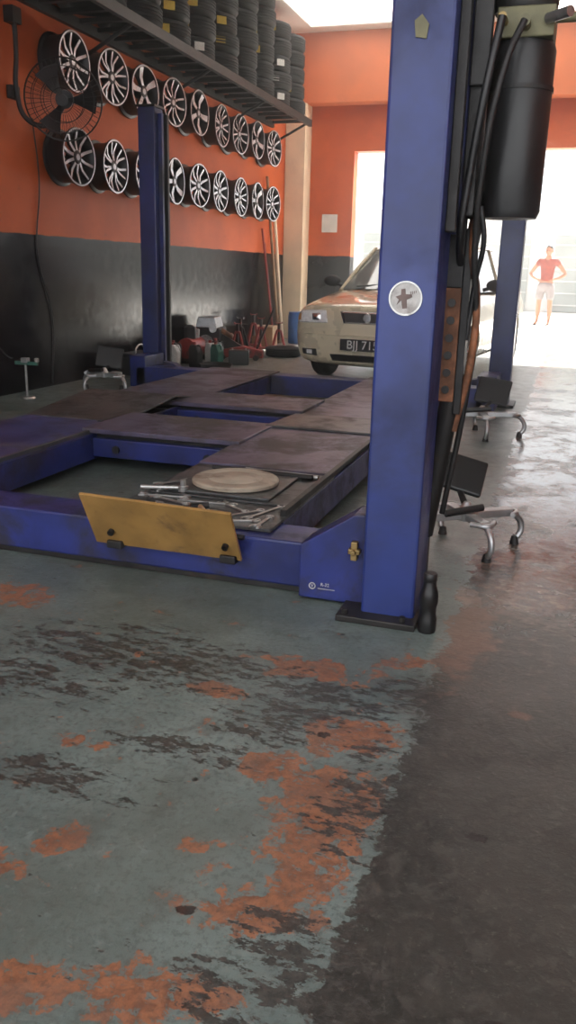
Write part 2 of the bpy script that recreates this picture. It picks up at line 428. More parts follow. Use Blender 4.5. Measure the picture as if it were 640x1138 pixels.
for i in range(11):
    y = 12.55 - .66 * i
    bm = bmesh.new()
    nt_ = 6 if i > 1 else 5
    for k in range(nt_):
        bm_lathe(bm, tyre_prof(R=.305 + random.uniform(-.008, .008)), 40, True, z0=RZ + .103 + k * .204, c=(random.uniform(-.01, .01), random.uniform(-.01, .01)))
    for k in range(nt_):
        if random.random() < .8:
            a = math.radians(random.uniform(-85, -35)); z = RZ + .1 + k * .204
            vs = []
            for s in (-.18, .18):
                for dz in (-.04, .04):
                    vs.append(bm.verts.new((.318 * math.cos(a + s), .318 * math.sin(a + s), z + dz)))
            f = bm.faces.new((vs[0], vs[2], vs[3], vs[1])); f.material_index = 1 if random.random() < .6 else 2
    o = mesh_obj('tyre_stack', bm, ['rubber', 'yellowlab', 'white'], smooth=True, loc=(-4.225, y, 0))

# ------------------------------------------------------------------ wall fan
fd = Vector((.42, -.88, -.2)).normalized()
fan = grp('wall_fan', (-4.12, 6.58, 2.40)); fan.rotation_euler = fd.to_track_quat('Z', 'Y').to_euler()
bm = bmesh.new()
def ring(bm, R, z, r=.004, seg=40):
    for i in range(seg):
        a = 2 * math.pi * i / seg; b = 2 * math.pi * (i + 1) / seg
        bm_cyl(bm, (R * math.cos(a), R * math.sin(a), z), (R * math.cos(b), R * math.sin(b), z), r, seg=5)
for R, z in ((.31, 0), (.25, .06), (.17, .085), (.09, .095), (.25, -.06), (.17, -.08)): ring(bm, R, z, .003 if R < .3 else .007)
for i in range(44):
    a = 2 * math.pi * i / 44; c, s = math.cos(a), math.sin(a)
    pts = [(.05, .1), (.17, .085), (.25, .06), (.31, 0), (.25, -.06), (.12, -.085)]
    for p, q in zip(pts[:-1], pts[1:]): bm_cyl(bm, (p[0] * c, p[0] * s, p[1]), (q[0] * c, q[0] * s, q[1]), .0017, seg=4)
mesh_obj('cage', bm, 'blackm', fan)
cyl('badge', (0, 0, .09), (0, 0, .105), .045, 'blackm', fan)
cyl('motor', (0, 0, -.2), (0, 0, -.05), .07, 'black', fan)
bm = bmesh.new()
for k in range(3):
    a0 = k * 2 * math.pi / 3
    g0 = []
    for r in (.04, .12, .2, .27):
        row = []
        for t in (-1, 0, 1):
            sp = .24 + .14 * (r / .27)
            row.append(bm.verts.new((r * math.cos(a0 + t * sp), r * math.sin(a0 + t * sp), t * .03)))
        g0.append(row)
    for a, b in zip(g0[:-1], g0[1:]):
        for j in range(2): bm.faces.new((a[j], a[j + 1], b[j + 1], b[j]))
mesh_obj('blades', bm, 'gunm', fan, smooth=True)
fb = grp('fan_bracket')
tube('pipe', [(WX + .06, 6.5, 3.02), (WX + .06, 6.5, 2.75), (WX + .06, 6.48, 2.45), (WX + .12, 6.52, 2.25), (-4.30, 6.62, 2.22), (-4.19, 6.70, 2.38)], .02, 'blackm', fb)
box('plate_top', (WX, 6.44, 2.96), (WX + .09, 6.56, 3.08), 'blackm', fb)
box('plate_low', (WX, 6.42, 2.4), (WX + .05, 6.54, 2.5), 'blackm', fb)
tube('wall_cable', [(WX + .01, 6.75, 2.3), (WX + .012, 6.8, 1.8), (WX + .01, 6.72, 1.2), (WX + .012, 6.9, .6), (WX + .01, 6.85, .02)], .006, 'black')
tube('wall_cable', [(WX + .01, 6.1, .9), (WX + .012, 6.0, .6), (WX + .02, 6.15, .35), (WX + .03, 6.4, .28), (WX + .16, 6.2, .3)], .005, 'black')

# ------------------------------------------------------------------ four post lift
lift = grp('four_post_lift')
PX1, PX0 = -.369, -.546
def post(tag, x0, x1, y0, y1, h, bx=.05):
    bm = bmesh.new()
    bm_prism(bm, [(x0, y0), (x1, y0), (x1, y1), (x0, y1)], 'z', .012, h)
    mesh_obj('post_' + tag, bm, 'blue_clean', lift, bevel=.01)
    box('base_' + tag, (x0 - .07, y0 - .06, 0), (x1 + bx, y1 + .08, .022), 'steelplate', lift)
    box('cap_' + tag, (x0 - .01, y0 - .01, h), (x1 + .01, y1 + .01, h + .02), 'blackm', lift)
    for sx in (x0 - .045, x1 - .03):
        for sy in (y0 - .035, y1 + .05):
            cyl('bolt_' + tag, (sx, sy, .022), (sx, sy, .038), .011, 'steelplate', lift, seg=6)
post('fr', PX0, PX1, 2.53, 2.75, 2.5, .015)
post('rr', -.60, -.41, 7.55, 7.77, 2.5)
post('rl', -3.93, -3.76, 7.50, 7.68, 2.5)
post('fl', -3.78, -3.60, 2.53, 2.75, 2.5)
box('channel_fr', (PX1, 2.60, 1.22), (PX1 + .03, 2.64, 2.4), 'blackm', lift)
box('channel_fr_b', (PX1, 2.70, 1.22), (PX1 + .03, 2.74, 2.4), 'blue', lift)
box('channel_rl', (-3.755, 7.56, .2), (-3.715, 7.60, 2.45), 'blue', lift)
box('channel_rl_b', (-3.755, 7.64, .2), (-3.70, 7.68, 2.45), 'blackm', lift)
prism('foot_rl', [(-3.76, .012), (-3.45, .012), (-3.45, .10), (-3.60, .2), (-3.76, .22)], 'y', 7.5, 7.6, 'blue', lift)
prism('foot_rr', [(-.60, .012), (-.95, .012), (-.95, .12), (-.75, .22), (-.60, .24)], 'y', 7.5, 7.62, 'blue', lift)
box('crossbeam_front', (-3.62, 2.66, .022), (-.72, 2.86, .188), 'blue', lift, .008)
box('crossbeam_front_foot', (-3.62, 2.665, .004), (-.72, 2.69, .024), 'blackm', lift, 0)
prism('end_bracket_fr', [(-.784, .012), (-.546, .012), (-.546, .33), (-.60, .325), (-.784, .20)], 'y', 2.605, 2.74, 'blue', lift, .005)
box('crossbeam_rear', (-3.8, 7.10, .03), (-.58, 7.32, .20), 'blue', lift, .008)
box('bracket_rl', (-3.86, 7.1, .012), (-3.7, 7.5, .3), 'blue', lift, .006)
box('bracket_rr', (-.65, 7.1, .012), (-.49, 7.55, .3), 'blue', lift, .006)
prism('end_bracket_fl', [(-3.6, .012), (-3.38, .012), (-3.38, .20), (-3.6, .33)], 'y', 2.605, 2.74, 'blue', lift, .005)
def runway(tag, x0, x1, segs, yend=7.10, y0=2.865):
    box('rail_in_' + tag, (x0, y0, .05), (x0 + .03, yend, .19), 'blue', lift)
    box('rail_out_' + tag, (x1 - .03, y0, .05), (x1, yend, .19), 'blue', lift)
    for k, (ya, yb, za, zb, mt) in enumerate(segs):
        bm = bmesh.new()
        bm_prism(bm, [(ya, za - .012), (yb, zb - .012), (yb, zb), (ya, za)], 'x', x0, x1)
        mesh_obj('deck_%s_%d' % (tag, k), bm, mt, lift, bevel=.002)
    for k in range(8):
        y = 3.1 + k * .5
        box('rib_%s_%d' % (tag, k), (x0 + .03, y, .06), (x1 - .03, y + .03, .18), 'blackm', lift, 0)
runway('right', -1.60, -.93, [(2.72, 3.60, .203, .203, 'deckgrey'), (3.602, 4.55, .212, .222, 'deck'), (4.552, 5.15, .235, .215, 'deckgrey'), (5.152, 7.34, .212, .212, 'deck')])
runway('left', -3.12, -2.45, [(2.72, 4.50, .203, .203, 'deckblue'), (4.40, 5.15, .208, .275, 'deckgrey'), (5.152, 5.5, .275, .215, 'deckgrey'), (5.502, 7.34, .212, .212, 'deck')])
for k in range(14):
    box('tread_%d' % k, (-2.60 + k * .0105, 4.36 + (k % 2) * .03, .203), (-2.594 + k * .0105, 4.40 + (k % 2) * .03, .212), 'deckgrey', lift, 0)
box('deck_edge', (-.955, 2.9, .2), (-.93, 4.4, .228), 'blackm', lift, .003)
box('deck_flange_left', (-2.475, 2.9, .2), (-2.45, 4.3, .222), 'deckgrey', lift, .003)
def jack(tag, y0, y1):
    box('jack_body_' + tag, (-2.449, y0, .07), (-1.601, y1, .175), 'blue', lift, .006)
    box('jack_top_' + tag, (-2.50, y0 - .02, .205), (-1.56, y1, .232), 'deck', lift, .004)
    box('jack_web_' + tag, (-2.44, y0 + .04, .175), (-1.61, y1 - .04, .206), 'blackm', lift, 0)
    for x in (-2.3, -1.75):
        cyl('jack_pin_' + tag, (x, y0 - .012, .12), (x, y0, .12), .022, 'blackm', lift)
jack('a', 4.05, 4.62)
jack('b', 5.15, 5.68)
bm = bmesh.new()
vs = [(-1.585, 2.515, .315), (-1.005, 2.515, .305), (-1.005, 2.625, .105), (-1.585, 2.625, .105)]
A = [bm.verts.new(v) for v in vs]; B = [bm.verts.new((v[0], v[1] + .010, v[2] + .006)) for v in vs]
bm.faces.new(A); bm.faces.new(B[::-1])
for i in range(4): bm.faces.new((A[i], A[(i + 1) % 4], B[(i + 1) % 4], B[i]))
mesh_obj('stop_plate', bm, 'yellow', lift)
for x in (-1.50, -1.05):
    box('hinge', (x - .03, 2.60, .095), (x + .03, 2.665, .125), 'blackm', lift)
    cyl('stop_bolt', (x, 2.575, .16), (x, 2.59, .168), .012, 'blackm', lift, seg=8)
cyl('hinge_pin', (-1.59, 2.635, .19), (-1.0, 2.635, .19), .010, 'blackm', lift)
lathe('dial_face', [(0, .004), (.045, .004), (.050, .0), (0, 0)], 'sticker', lift, (-.458, 2.530, 1.03), (math.radians(90), 0, 0))
lathe('dial_rim', [(.050, 0), (.050, .007), (.045, .007), (.045, 0)], 'steel', lift, (-.458, 2.530, 1.03), (math.radians(90), 0, 0), closed=True)
prism('dial_print_a', [(-.022, -.020), (-.008, -.006), (-.004, -.030), (.010, -.028), (.008, -.004), (.024, .004), (.022, .012), (.004, .012), (.002, .028), (-.010, .026), (-.010, .010), (-.026, .004), (-.016, -.004)], 'y', 2.5245, 2.5258, 'brownmark', lift, 0, loc=(-.462, 0, 1.03))
for k in range(4): box('dial_print_%d' % k, (-.444 + k * .005, 2.5245, 1.040 + k * .002), (-.442 + k * .005, 2.5258, 1.050 + k * .001), 'brownmark', lift, 0)
lathe('maker_badge', [(.012, 0), (.012, .002), (.009, .002), (.009, 0)], 'sticker', lift, (-.735, 2.605, .058), (math.radians(90), 0, 0), closed=True)
text('badge_v', 'V', .016, 'sticker', lift, (-.735, 2.604, .058), (math.radians(90), 0, 0))
text('badge_text', 'R-32', .016, 'sticker', lift, (-.69, 2.604, .066), (math.radians(90), 0, 0))
box('badge_line', (-.715, 2.6035, .050), (-.655, 2.605, .052), 'sticker', lift, 0)
bm = bmesh.new()
bm_box(bm, (-.600, 2.58, .175), (-.578, 2.605, .240)); bm_box(bm, (-.608, 2.575, .198), (-.568, 2.602, .216)); bm_cyl(bm, (-.589, 2.56, .207), (-.589, 2.60, .207), .009, seg=12)
mesh_obj('valve_fitting', bm, 'brass', lift, bevel=.003)
prism('top_tag', [(-.475, 1.72), (-.445, 1.715), (-.44, 1.75), (-.46, 1.775), (-.48, 1.76)], 'y', 2.525, 2.531, 'olive', lift, 0)

# hydraulic power unit on the post
pu = grp('hydraulic_power_unit')
lathe('reservoir', [(0, 0), (.083, 0), (.091, .02), (.093, .46), (.086, .48), (0, .48)], 'black', pu, (-.205, 2.80, 1.27))
lathe('reservoir_band', [(.0925, 0), (.096, 0), (.096, .012), (.0925, .012)], 'blackm', pu, (-.205, 2.80, 1.62), closed=True)
box('manifold', (-.28, 2.71, 1.75), (-.12, 2.87, 1.83), 'olive', pu)
lathe('motor', [(0, 0), (.085, 0), (.09, .01), (.09, .24), (.07, .27), (0, .27)], 'blackm', pu, (-.21, 2.80, 1.83))
for k in range(12):
    a = k * math.pi / 6
    box('fin_%d' % k, (.088, -.003, 0), (.102, .003, .2), 'blackm', pu, 0, loc=(-.21, 2.80, 1.86), rot=(0, 0, a))
box('capacitor_box', (-.16, 2.66, 1.90), (-.05, 2.72, 2.05), 'blackm', pu)
cyl('relief_valve', (-.14, 2.70, 1.79), (-.08, 2.64, 1.79), .014, 'steel', pu)
cyl('port_a', (-.26, 2.71, 1.79), (-.26, 2.65, 1.79), .012, 'brass', pu)
cyl('port_b', (-.20, 2.71, 1.78), (-.20, 2.66, 1.78), .016, 'olive', pu)
cyl('port_c', (-.12, 2.74, 1.80), (-.05, 2.74, 1.80), .013, 'olive', pu)
box('mount_plate', (-.338, 2.66, 1.62), (-.285, 2.68, 2.2), 'blackm', pu)
box('mount_bracket', (-.338, 2.68, 1.27), (-.300, 2.84, 2.2), 'blackm', pu)
tube('hose_a', [(-.26, 2.65, 1.79), (-.28, 2.63, 1.65), (-.315, 2.66, 1.4), (-.335, 2.70, 1.2), (-.335, 2.79, 1.12)], .012, 'black', pu)
tube('hose_b', [(-.20, 2.66, 1.78), (-.235, 2.63, 1.68), (-.285, 2.68, 1.35), (-.29, 2.74, 1.15), (-.275, 2.79, .95), (-.29, 2.81, .7), (-.34, 2.84, .3)], .010, 'blackm', pu)
tube('hose_c', [(-.28, 2.70, 1.30), (-.265, 2.72, 1.20), (-.285, 2.76, 1.08), (-.30, 2.78, .9)], .008, 'black', pu)
tube('hose_d', [(-.30, 2.76, 1.30), (-.30, 2.77, 1.15), (-.28, 2.78, 1.05), (-.28, 2.79, .85), (-.32, 2.80, .6)], .012, 'rust', pu)
lr = grp('safety_lock_rack')
box('bar', (-.385, 2.762, .70), (-.325, 2.785, 1.06), 'rust', lr)
for k in range(6):
    cyl('hole_%d' % k, (-.352, 2.755, .74 + k * .055), (-.352, 2.764, .74 + k * .055), .013, 'black', lr, seg=14)
box('bar_upper', (-.38, 2.765, 1.06), (-.325, 2.785, 1.3), 'blackm', lr)
box('side_plate', (-.325, 2.765, .66), (-.300, 2.83, 1.24), 'blackm', lr)
cyl('link_arm', (-.335, 2.80, .72), (-.40, 2.84, .22), .034, 'blackm', lr)
cyl('link_rod', (-.32, 2.80, 1.12), (-.30, 2.81, 1.27), .022, 'blackm', lr)
box('stay_foot', (-.46, 2.80, 0.022), (-.38, 2.88, .24), 'blackm', lr)

# ------------------------------------------------------------------ turntable and tools on the runway
tt = grp('wheel_alignment_turntable', (-1.27, 3.24, 0))
box('tray', (-.30, -.22, .2035), (.31, .27, .211), 'deckgrey', tt, .002)
box('base', (-.22, -.20, .211), (.22, .20, .224), 'deckgrey', tt)
lathe('disc', [(0, .225), (.18, .225), (.185, .228), (.185, .240), (.178, .246), (.12, .246), (.118, .2445), (.112, .2445), (.11, .246), (0, .246)], 'beige', tt, seg=64)
cyl('rod_a', (-.20, .225, .224), (.28, .215, .224), .012, 'blackm', tt)
cyl('rod_b', (-.05, .255, .222), (.30, .235, .222), .010, 'steel', tt)
def spanner(loc, ang, L=.2, z=.214):
    bm = bmesh.new(); h = .007; w = .0075
    bm_prism(bm, [(-L / 2, -w), (L / 2, -w * .8), (L / 2, w * .8), (-L / 2, w)], 'z', 0, h * .8)
    R = .017; ring_o = [(R * math.cos(t), R * math.sin(t)) for t in [2 * math.pi * i / 16 for i in range(16)]]
    n = 16
    vo = [[bm.verts.new((L / 2 + x, y, z_)) for x, y in ring_o] for z_ in (0, h)]
    vi = [[bm.verts.new((L / 2 + x * .58, y * .58, z_)) for x, y in ring_o] for z_ in (0, h)]
    for i in range(n):
        j = (i + 1) % n
        bm.faces.new((vo[0][i], vo[0][j], vo[1][j], vo[1][i])); bm.faces.new((vi[0][j], vi[0][i], vi[1][i], vi[1][j]))
        bm.faces.new((vo[1][i], vo[1][j], vi[1][j], vi[1][i])); bm.faces.new((vo[0][j], vo[0][i], vi[0][i], vi[0][j]))
    x = -L / 2
    bm_prism(bm, [(x + .01, -.009), (x - .004, -.02), (x - .03, -.019), (x - .034, -.010), (x - .012, -.008), (x - .008, 0), (x - .012, .008), (x - .034, .012), (x - .028, .020), (x - .004, .02), (x + .01, .009)], 'z', 0, h)
    return mesh_obj('spanner', bm, 'steel', loc=(loc[0], loc[1], z), rot=(0, 0, ang), bevel=.001)
for (x, y, a, L, z) in [(-1.47, 2.985, .15, .17, .2035), (-1.42, 2.93, -.35, .16, .2035), (-1.27, 2.96, .05, .2, .2035), (-1.15, 2.93, -.6, .14, .2035), (-1.10, 2.86, .9, .18, .2035),
                     (-1.02, 2.92, 1.25, .2, .2035), (-1.06, 2.78, .35, .10, .2035), (-1.34, 2.86, -.1, .2, .2035), (-.985, 2.80, 1.5, .12, .2035), (-1.50, 3.10, 1.2, .13, .2125), (-1.53, 3.18, .9, .12, .2125)]:
    spanner((x, y), a, L, z)
hm = grp('hammer', (-1.22, 2.79, .219), (0, 0, 2.2))
cyl('handle', (-.1, 0, 0), (.08, 0, 0), .011, 'wood', hm); cyl('head', (.08, -.035, 0), (.08, .035, 0), .015, 'blackm', hm)
sk = grp('socket_wrench', (-1.50, 3.03, .228), (0, 0, .3))
cyl('handle', (-.1, 0, 0), (.06, 0, 0), .010, 'steel', sk); lathe('head', [(0, -.014), (.02, -.014), (.022, .008), (0, .012)], 'steel', sk, (.075, 0, 0)); cyl('socket', (.075, 0, .005), (.075, 0, .035), .012, 'steel', sk)

# ------------------------------------------------------------------ wheel alignment clamps
def clamp(x, y, rz, s=1.0, arms=.2, panel=(-.12, .2), ptilt=.5, prz=0.0, proll=.12, col='alu', pz=.245):
    c = grp('wheel_alignment_clamp', (x, y, 0), (0, 0, rz)); c.scale = (s, s, s)
    lathe('hub', [(0, -.02), (.035, -.02), (.038, .01), (.025, .03), (.012, .05), (0, .05)], col, c, (0, 0, .13))
    box('beam', (-arms, -.022, .116), (arms, .022, .146), col, c, .004)
    box('cross', (-.020, -arms * .75, .114), (.020, arms * .75, .14), col, c, .004)
    for k, (a, b) in enumerate(((-arms, 0), (arms, 0), (0, -arms * .75), (0, arms * .75))):
        n = Vector((a, b, 0)).normalized()
        p = Vector((a, b, .13))
        tube('leg_%d' % k, [tuple(p - n * .03), tuple(p + n * .03 + Vector((0, 0, -.02))), tuple(p + n * .055 + Vector((0, 0, -.075))), tuple(p + n * .03 + Vector((0, 0, -.118)))], .012, col, c)
        lathe('foot_%d' % k, [(0, 0), (.018, 0), (.012, .03), (0, .034)], 'blackm', c, (p.x + n.x * .03, p.y + n.y * .03, 0))
        t = n.cross(Vector((0, 0, 1)))
        tube('claw_%d' % k, [tuple(p - n * .02 - t * .05), tuple(p + n * .02), tuple(p - n * .02 + t * .05)], .010, col, c)
    cyl('handle', (-arms * .6, -.05, .154), (arms * .2, -.05, .169), .014, 'black', c)
    P = Matrix.Rotation(-rz, 3, 'Z') @ Vector((panel[0], panel[1], 0))
    cyl('arm', (0, 0, .15), (P.x, P.y, .19), .012, 'blackm', c)
    box('target_panel', (-.10, -.012, -.08), (.10, .012, .08), 'black', c, .008, loc=(P.x, P.y, pz), rot=(-ptilt, proll, prz - rz))
    return c
clamp(-.31, 3.42, math.radians(35), 1.1, .19, (-.055, .18), .75, .15, .25)
clamp(-.50, 6.05, math.radians(15), 1.2, .2, (.04, .18), .5, -.1, .1)
clamp(-3.93, 6.75, math.radians(-20), 1.2, .18, (-.02, .12), .4, .4)
st = grp('small_jack_stand', (-4.3, 6.1, 0))
lathe('foot', [(0, 0), (.07, 0), (.06, .015), (0, .02)], 'steel', st); cyl('stem', (0, 0, .015), (0, 0, .30), .011, 'steel', st)
box('arm', (-.10, -.012, .28), (.12, .012, .31), 'green', st); lathe('knob', [(0, 0), (.02, 0), (.02, .03), (0, .035)], 'steel', st, (.11, 0, .31)); box('head', (-.03, -.025, .30), (.03, .025, .34), 'alu', st)

lathe('black_bottle', [(0, 0), (.027, 0), (.030, .006), (.030, .045), (.026, .06), (.026, .085), (.030, .10), (.030, .125), (.027, .14), (.021, .158), (.0205, .172), (.022, .174), (.022, .195), (.020, .198), (0, .198)], 'black', loc=(-.320, 2.50, .0))

# ------------------------------------------------------------------ car
car = grp('sedan_car', (-1.83, 8.13, 0), (0, 0, math.radians(-6)))
ST = [(0.0, .62, .30, .70), (.03, .74, .22, .765), (.11, .80, .19, .80), (.28, .84, .18, .825), (.7, .862, .18, .88), (1.15, .87, .18, .945), (1.9, .87, .18, .96), (3.1, .87, .18, .975), (3.75, .86, .18, 1.0), (4.2, .83, .2, .985), (4.36, .76, .24, .92), (4.42, .62, .3, .78)]
FR = [(0, 1.012), (.5, 1.0), (.80, .975), (.95, .91), (1.0, .66), (.995, .40), (.965, .14), (.85, 0), (0, 0)]
bm = bmesh.new(); rings = []
for s, w, zb, zt in ST:
    half = [(fx * w, zb + fz * (zt - zb)) for fx, fz in FR]
    full = half + [(-x, z) for x, z in half[-2:0:-1]]
    rings.append([bm.verts.new((x, s, z)) for x, z in full])
n = len(rings[0])
for a, b in zip(rings[:-1], rings[1:]):
    for i in range(n): bm.faces.new((a[i], a[(i + 1) % n], b[(i + 1) % n], b[i]))
bm.faces.new(rings[0][::-1]); bm.faces.new(rings[-1])
body = mesh_obj('body', bm, 'gold', car)
for p in body.data.polygons: p.use_smooth = True
sb = body.modifiers.new('sub', 'SUBSURF'); sb.levels = 2; sb.render_levels = 2
bpy.context.view_layer.update()
dg = bpy.context.evaluated_depsgraph_get()
bvh = BVHTree.FromObject(body, dg)
bmc = bmesh.new()
for y in (.86, 3.46):
    for s in (-1, 1):
        bm_cyl(bmc, (s * .60, y, .30), (s * 1.0, y, .30), .345, seg=36)
cutter = mesh_obj('cutter_tmp', bmc, 'black', car)
bo = body.modifiers.new('cut', 'BOOLEAN'); bo.object = cutter; bo.operation = 'DIFFERENCE'; bo.solver = 'EXACT'
bpy.context.view_layer.update(); dg = bpy.context.evaluated_depsgraph_get()
me2 = bpy.data.meshes.new_from_object(body.evaluated_get(dg))
body.modifiers.clear(); body.data = me2
if len(me2.materials) == 0: me2.materials.append(M['gold'])
bpy.data.objects.remove(cutter)
md = body.modifiers.new('es', 'EDGE_SPLIT'); md.split_angle = math.radians(40)
def patch(name, c4, mat, off=.006, nu=10, nv=6, bul=0.0):
    bm = bmesh.new(); g = []
    for j in range(nv + 1):
        row = []
        for i in range(nu + 1):
            u, v = i / nu, j / nv
            x = (1 - v) * ((1 - u) * c4[0][0] + u * c4[1][0]) + v * ((1 - u) * c4[3][0] + u * c4[2][0])
            z = (1 - v) * ((1 - u) * c4[0][1] + u * c4[1][1]) + v * ((1 - u) * c4[3][1] + u * c4[2][1])
            h = bvh.ray_cast(Vector((x, -2, z)), Vector((0, 1, 0)))
            y = h[0].y if h[0] else .1
            edge = (i in (0, nu) or j in (0, nv))
            row.append(bm.verts.new((x, y + (.012 if edge else -off - bul * math.sin(math.pi * u) * math.sin(math.pi * v)), z)))
        g.append(row)
    for j in range(nv):
        for i in range(nu): bm.faces.new((g[j][i], g[j][i + 1], g[j + 1][i + 1], g[j + 1][i]))
    return mesh_obj(name, bm, mat, car)
for s in (-1, 1):
    q = [(s * .40, .605), (s * .775, .595), (s * .79, .735), (s * .43, .745)]
    patch('headlamp_trim', [(s * .385, .592), (s * .785, .583), (s * .80, .745), (s * .42, .757)], 'black', .003)
    patch('headlamp', q, 'lamp', .012, 16, 8, bul=.01)
    patch('headlamp_reflector', [(s * .47, .625), (s * .58, .623), (s * .59, .715), (s * .48, .72)], 'chrome', .024, bul=.012)
    patch('indicator', [(s * .70, .62), (s * .765, .615), (s * .775, .705), (s * .71, .71)], 'amber', .020)
    patch('fog_lamp_recess', [(s * .50, .27), (s * .70, .29), (s * .71, .365), (s * .52, .365)], 'black', .004)
    patch('fog_lamp', [(s * .57, .295), (s * .64, .30), (s * .64, .35), (s * .57, .35)], 'lamp', .012)
patch('grille_surround', [(-.27, .60), (.27, .60), (.34, .75), (-.34, .75)], 'chrome', .010)
patch('grille', [(-.255, .613), (.255, .613), (.32, .735), (-.32, .735)], 'black', .016)
for k in range(4):
    z = .632 + k * .027
    patch('grille_bar_%d' % k, [(-.262 - k * .014, z), (.262 + k * .014, z), (.265 + k * .014, z + .007), (-.265 - k * .014, z + .007)], 'chrome', .022, 10, 2)
lathe('badge', [(0, .012), (.04, .01), (.045, 0), (0, 0)], 'chrome', car, (0, -.02, .675), (math.radians(90), 0, 0))
patch('bumper_gap', [(-.74, .565), (.74, .565), (.74, .575), (-.74, .575)], 'black', .001, 24, 2)
patch('lower_intake', [(-.42, .235), (.42, .235), (.46, .325), (-.46, .325)], 'black', .004)
patch('bumper_strip', [(-.72, .49), (.72, .49), (.72, .51), (-.72, .51)], 'gold', .014, 24, 2)
box('number_plate', (-.26, -.045, .36), (.26, -.03, .47), 'black', car, .004)
text('plate_text', 'BJJ 7153', .115, 'white', car, (0, -.0465, .414), (math.radians(90), 0, 0), .0008)
box('plate_bracket', (-.2, -.03, .38), (.2, .03, .45), 'black', car, 0)
bot = [(0, .98), (.40, 1.02), (.735, 1.20), (.80, 2.2), (.79, 3.1), (.68, 3.62), (0, 3.80)]
top = [(0, 1.74), (.33, 1.76), (.57, 1.86), (.61, 2.3), (.61, 2.85), (.52, 3.1), (0, 3.2)]
tz = [1.385, 1.38, 1.36, 1.395, 1.385, 1.34, 1.36]; bz = [.935, .93, .92, .93, .94, .96, .98]
def full(lst): return lst + [(-x, *r) for x, *r in lst[-2:0:-1]]
B3 = full([(x, y, z) for (x, y), z in zip(bot, bz)]); T3 = full([(x, y, z) for (x, y), z in zip(top, tz)])
bm = bmesh.new(); vb = [bm.verts.new(p) for p in B3]; vt = [bm.verts.new(p) for p in T3]
n = len(vb)
for i in range(n): bm.faces.new((vb[i], vb[(i + 1) % n], vt[(i + 1) % n], vt[i]))
mesh_obj('windows', bm, 'glass', car, smooth=True)
bm = bmesh.new(); ro = [bm.verts.new((x * 1.03, 2.5 + (y - 2.5) * 1.02, z - .005)) for x, y, z in T3]; ri = [bm.verts.new((x * .72, 2.5 + (y - 2.5) * .75, z + .035)) for x, y, z in T3]
for i in range(n): bm.faces.new((ro[i], ro[(i + 1) % n], ri[(i + 1) % n], ri[i]))
bm.faces.new(ri)
mesh_obj('roof', bm, 'gold', car, smooth=True)
for s in (-1, 1):
    tube('pillar_a', [(s * .735, 1.18, .90), (s * .655, 1.52, 1.15), (s * .57, 1.86, 1.37)], .022, 'gold', car)
    tube('pillar_b', [(s * .80, 2.35, .93), (s * .612, 2.45, 1.39)], .022, 'gold', car, False)
    tube('pillar_c', [(s * .72, 3.5, .95), (s * .53, 3.08, 1.36)], .045, 'gold', car, False)
    tube('roof_rail', [(s * .57, 1.86, 1.37), (s * .615, 2.3, 1.40), (s * .61, 2.85, 1.39), (s * .53, 3.08, 1.36)], .02, 'gold', car)
    bm = bmesh.new(); bmesh.ops.create_uvsphere(bm, u_segments=20, v_segments=12, radius=1)
    for v in bm.verts: v.co = Vector((v.co.x * .10, v.co.y * .055 * (1 if v.co.y < 0 else .5), v.co.z * .065))
    mesh_obj('mirror_shell', bm, 'gunm', car, (s * .93, 1.42, 1.0), smooth=True)
    cyl('mirror_arm', (s * .80, 1.42, .95), (s * .90, 1.42, .98), .02, 'black', car)
    for y in (.86, 3.46):
        w = grp('wheel'); w.parent = car; w.location = (s * .755, y, .30); w.rotation_euler = (0, s * math.radians(90), 0)
        lathe('tyre', tyre_prof(.30, .19, .19), 'rubber', w, seg=40, closed=True)
        o = bpy.data.objects.new('rim', wm[1]); o.scale = (.8, .8, .8); o.location = (0, 0, .075); link(o, w)
    tube('wiper', [(s * .3 - .2, 1.05, .955), (s * .3 + .18, 1.12, .99)], .007, 'black', car, False)
bm = bmesh.new(); bm_box(bm, (-.6, .5, .2), (.6, 3.9, .35)); mesh_obj('underbody', bm, 'black', car)

# ------------------------------------------------------------------ clutter along left wall
def jstand(x, y, h=.33, m='red'):
    g = grp('jack_stand', (x, y, 0), (0, 0, random.uniform(0, 1)))
    for k, (a, b) in enumerate(((-1, -1), (1, -1), (1, 1), (-1, 1))):
        bm = bmesh.new(); bm_cyl(bm, (a * .10, b * .10, 0), (a * .025, b * .025, h * .75), .016, seg=6)
        mesh_obj('leg_%d' % k, bm, m, g)
    box('brace', (-.08, -.08, .06), (.08, .08, .075), m, g); cyl('post', (0, 0, h * .4), (0, 0, h), .02, 'blackm', g)
    prism('saddle', [(-.05, h + .03), (-.05, h), (.05, h), (.05, h + .03), (.03, h + .01), (-.03, h + .01)], 'y', -.025, .025, m, g)
    cyl('collar', (0, 0, h * .7), (0, 0, h * .78), .032, m, g)
for x, y, h, m in ((-4.15, 10.62, .40, 'red'), (-3.95, 10.98, .46, 'red'), (-4.28, 11.05, .44, 'blackm'), (-3.85, 11.45, .38, 'red'), (-4.25, 11.5, .48, 'red')): jstand(x, y, h, m)
fj = grp('floor_jack', (-3.90, 10.05, 0), (0, 0, .25))
prism('frame', [(-.28, .03), (.30, .03), (.30, .12), (.05, .17), (-.28, .12)], 'y', -.10, .10, 'red', fj)
prism('arm', [(-.25, .10), (.05, .16), (-.2, .30), (-.27, .28)], 'y', -.03, .03, 'blackm', fj)
lathe('saddle', [(0, 0), (.05, 0), (.055, .02), (0, .02)], 'blackm', fj, (-.23, 0, .29))
for a in (-.2, .22):
    for b in (-.12, .12): cyl('wheel', (a, b - .015, .035), (a, b + .015, .035), .035, 'blackm', fj)
cyl('handle', (.22, 0, .14), (.42, 0, .62), .014, 'blackm', fj)
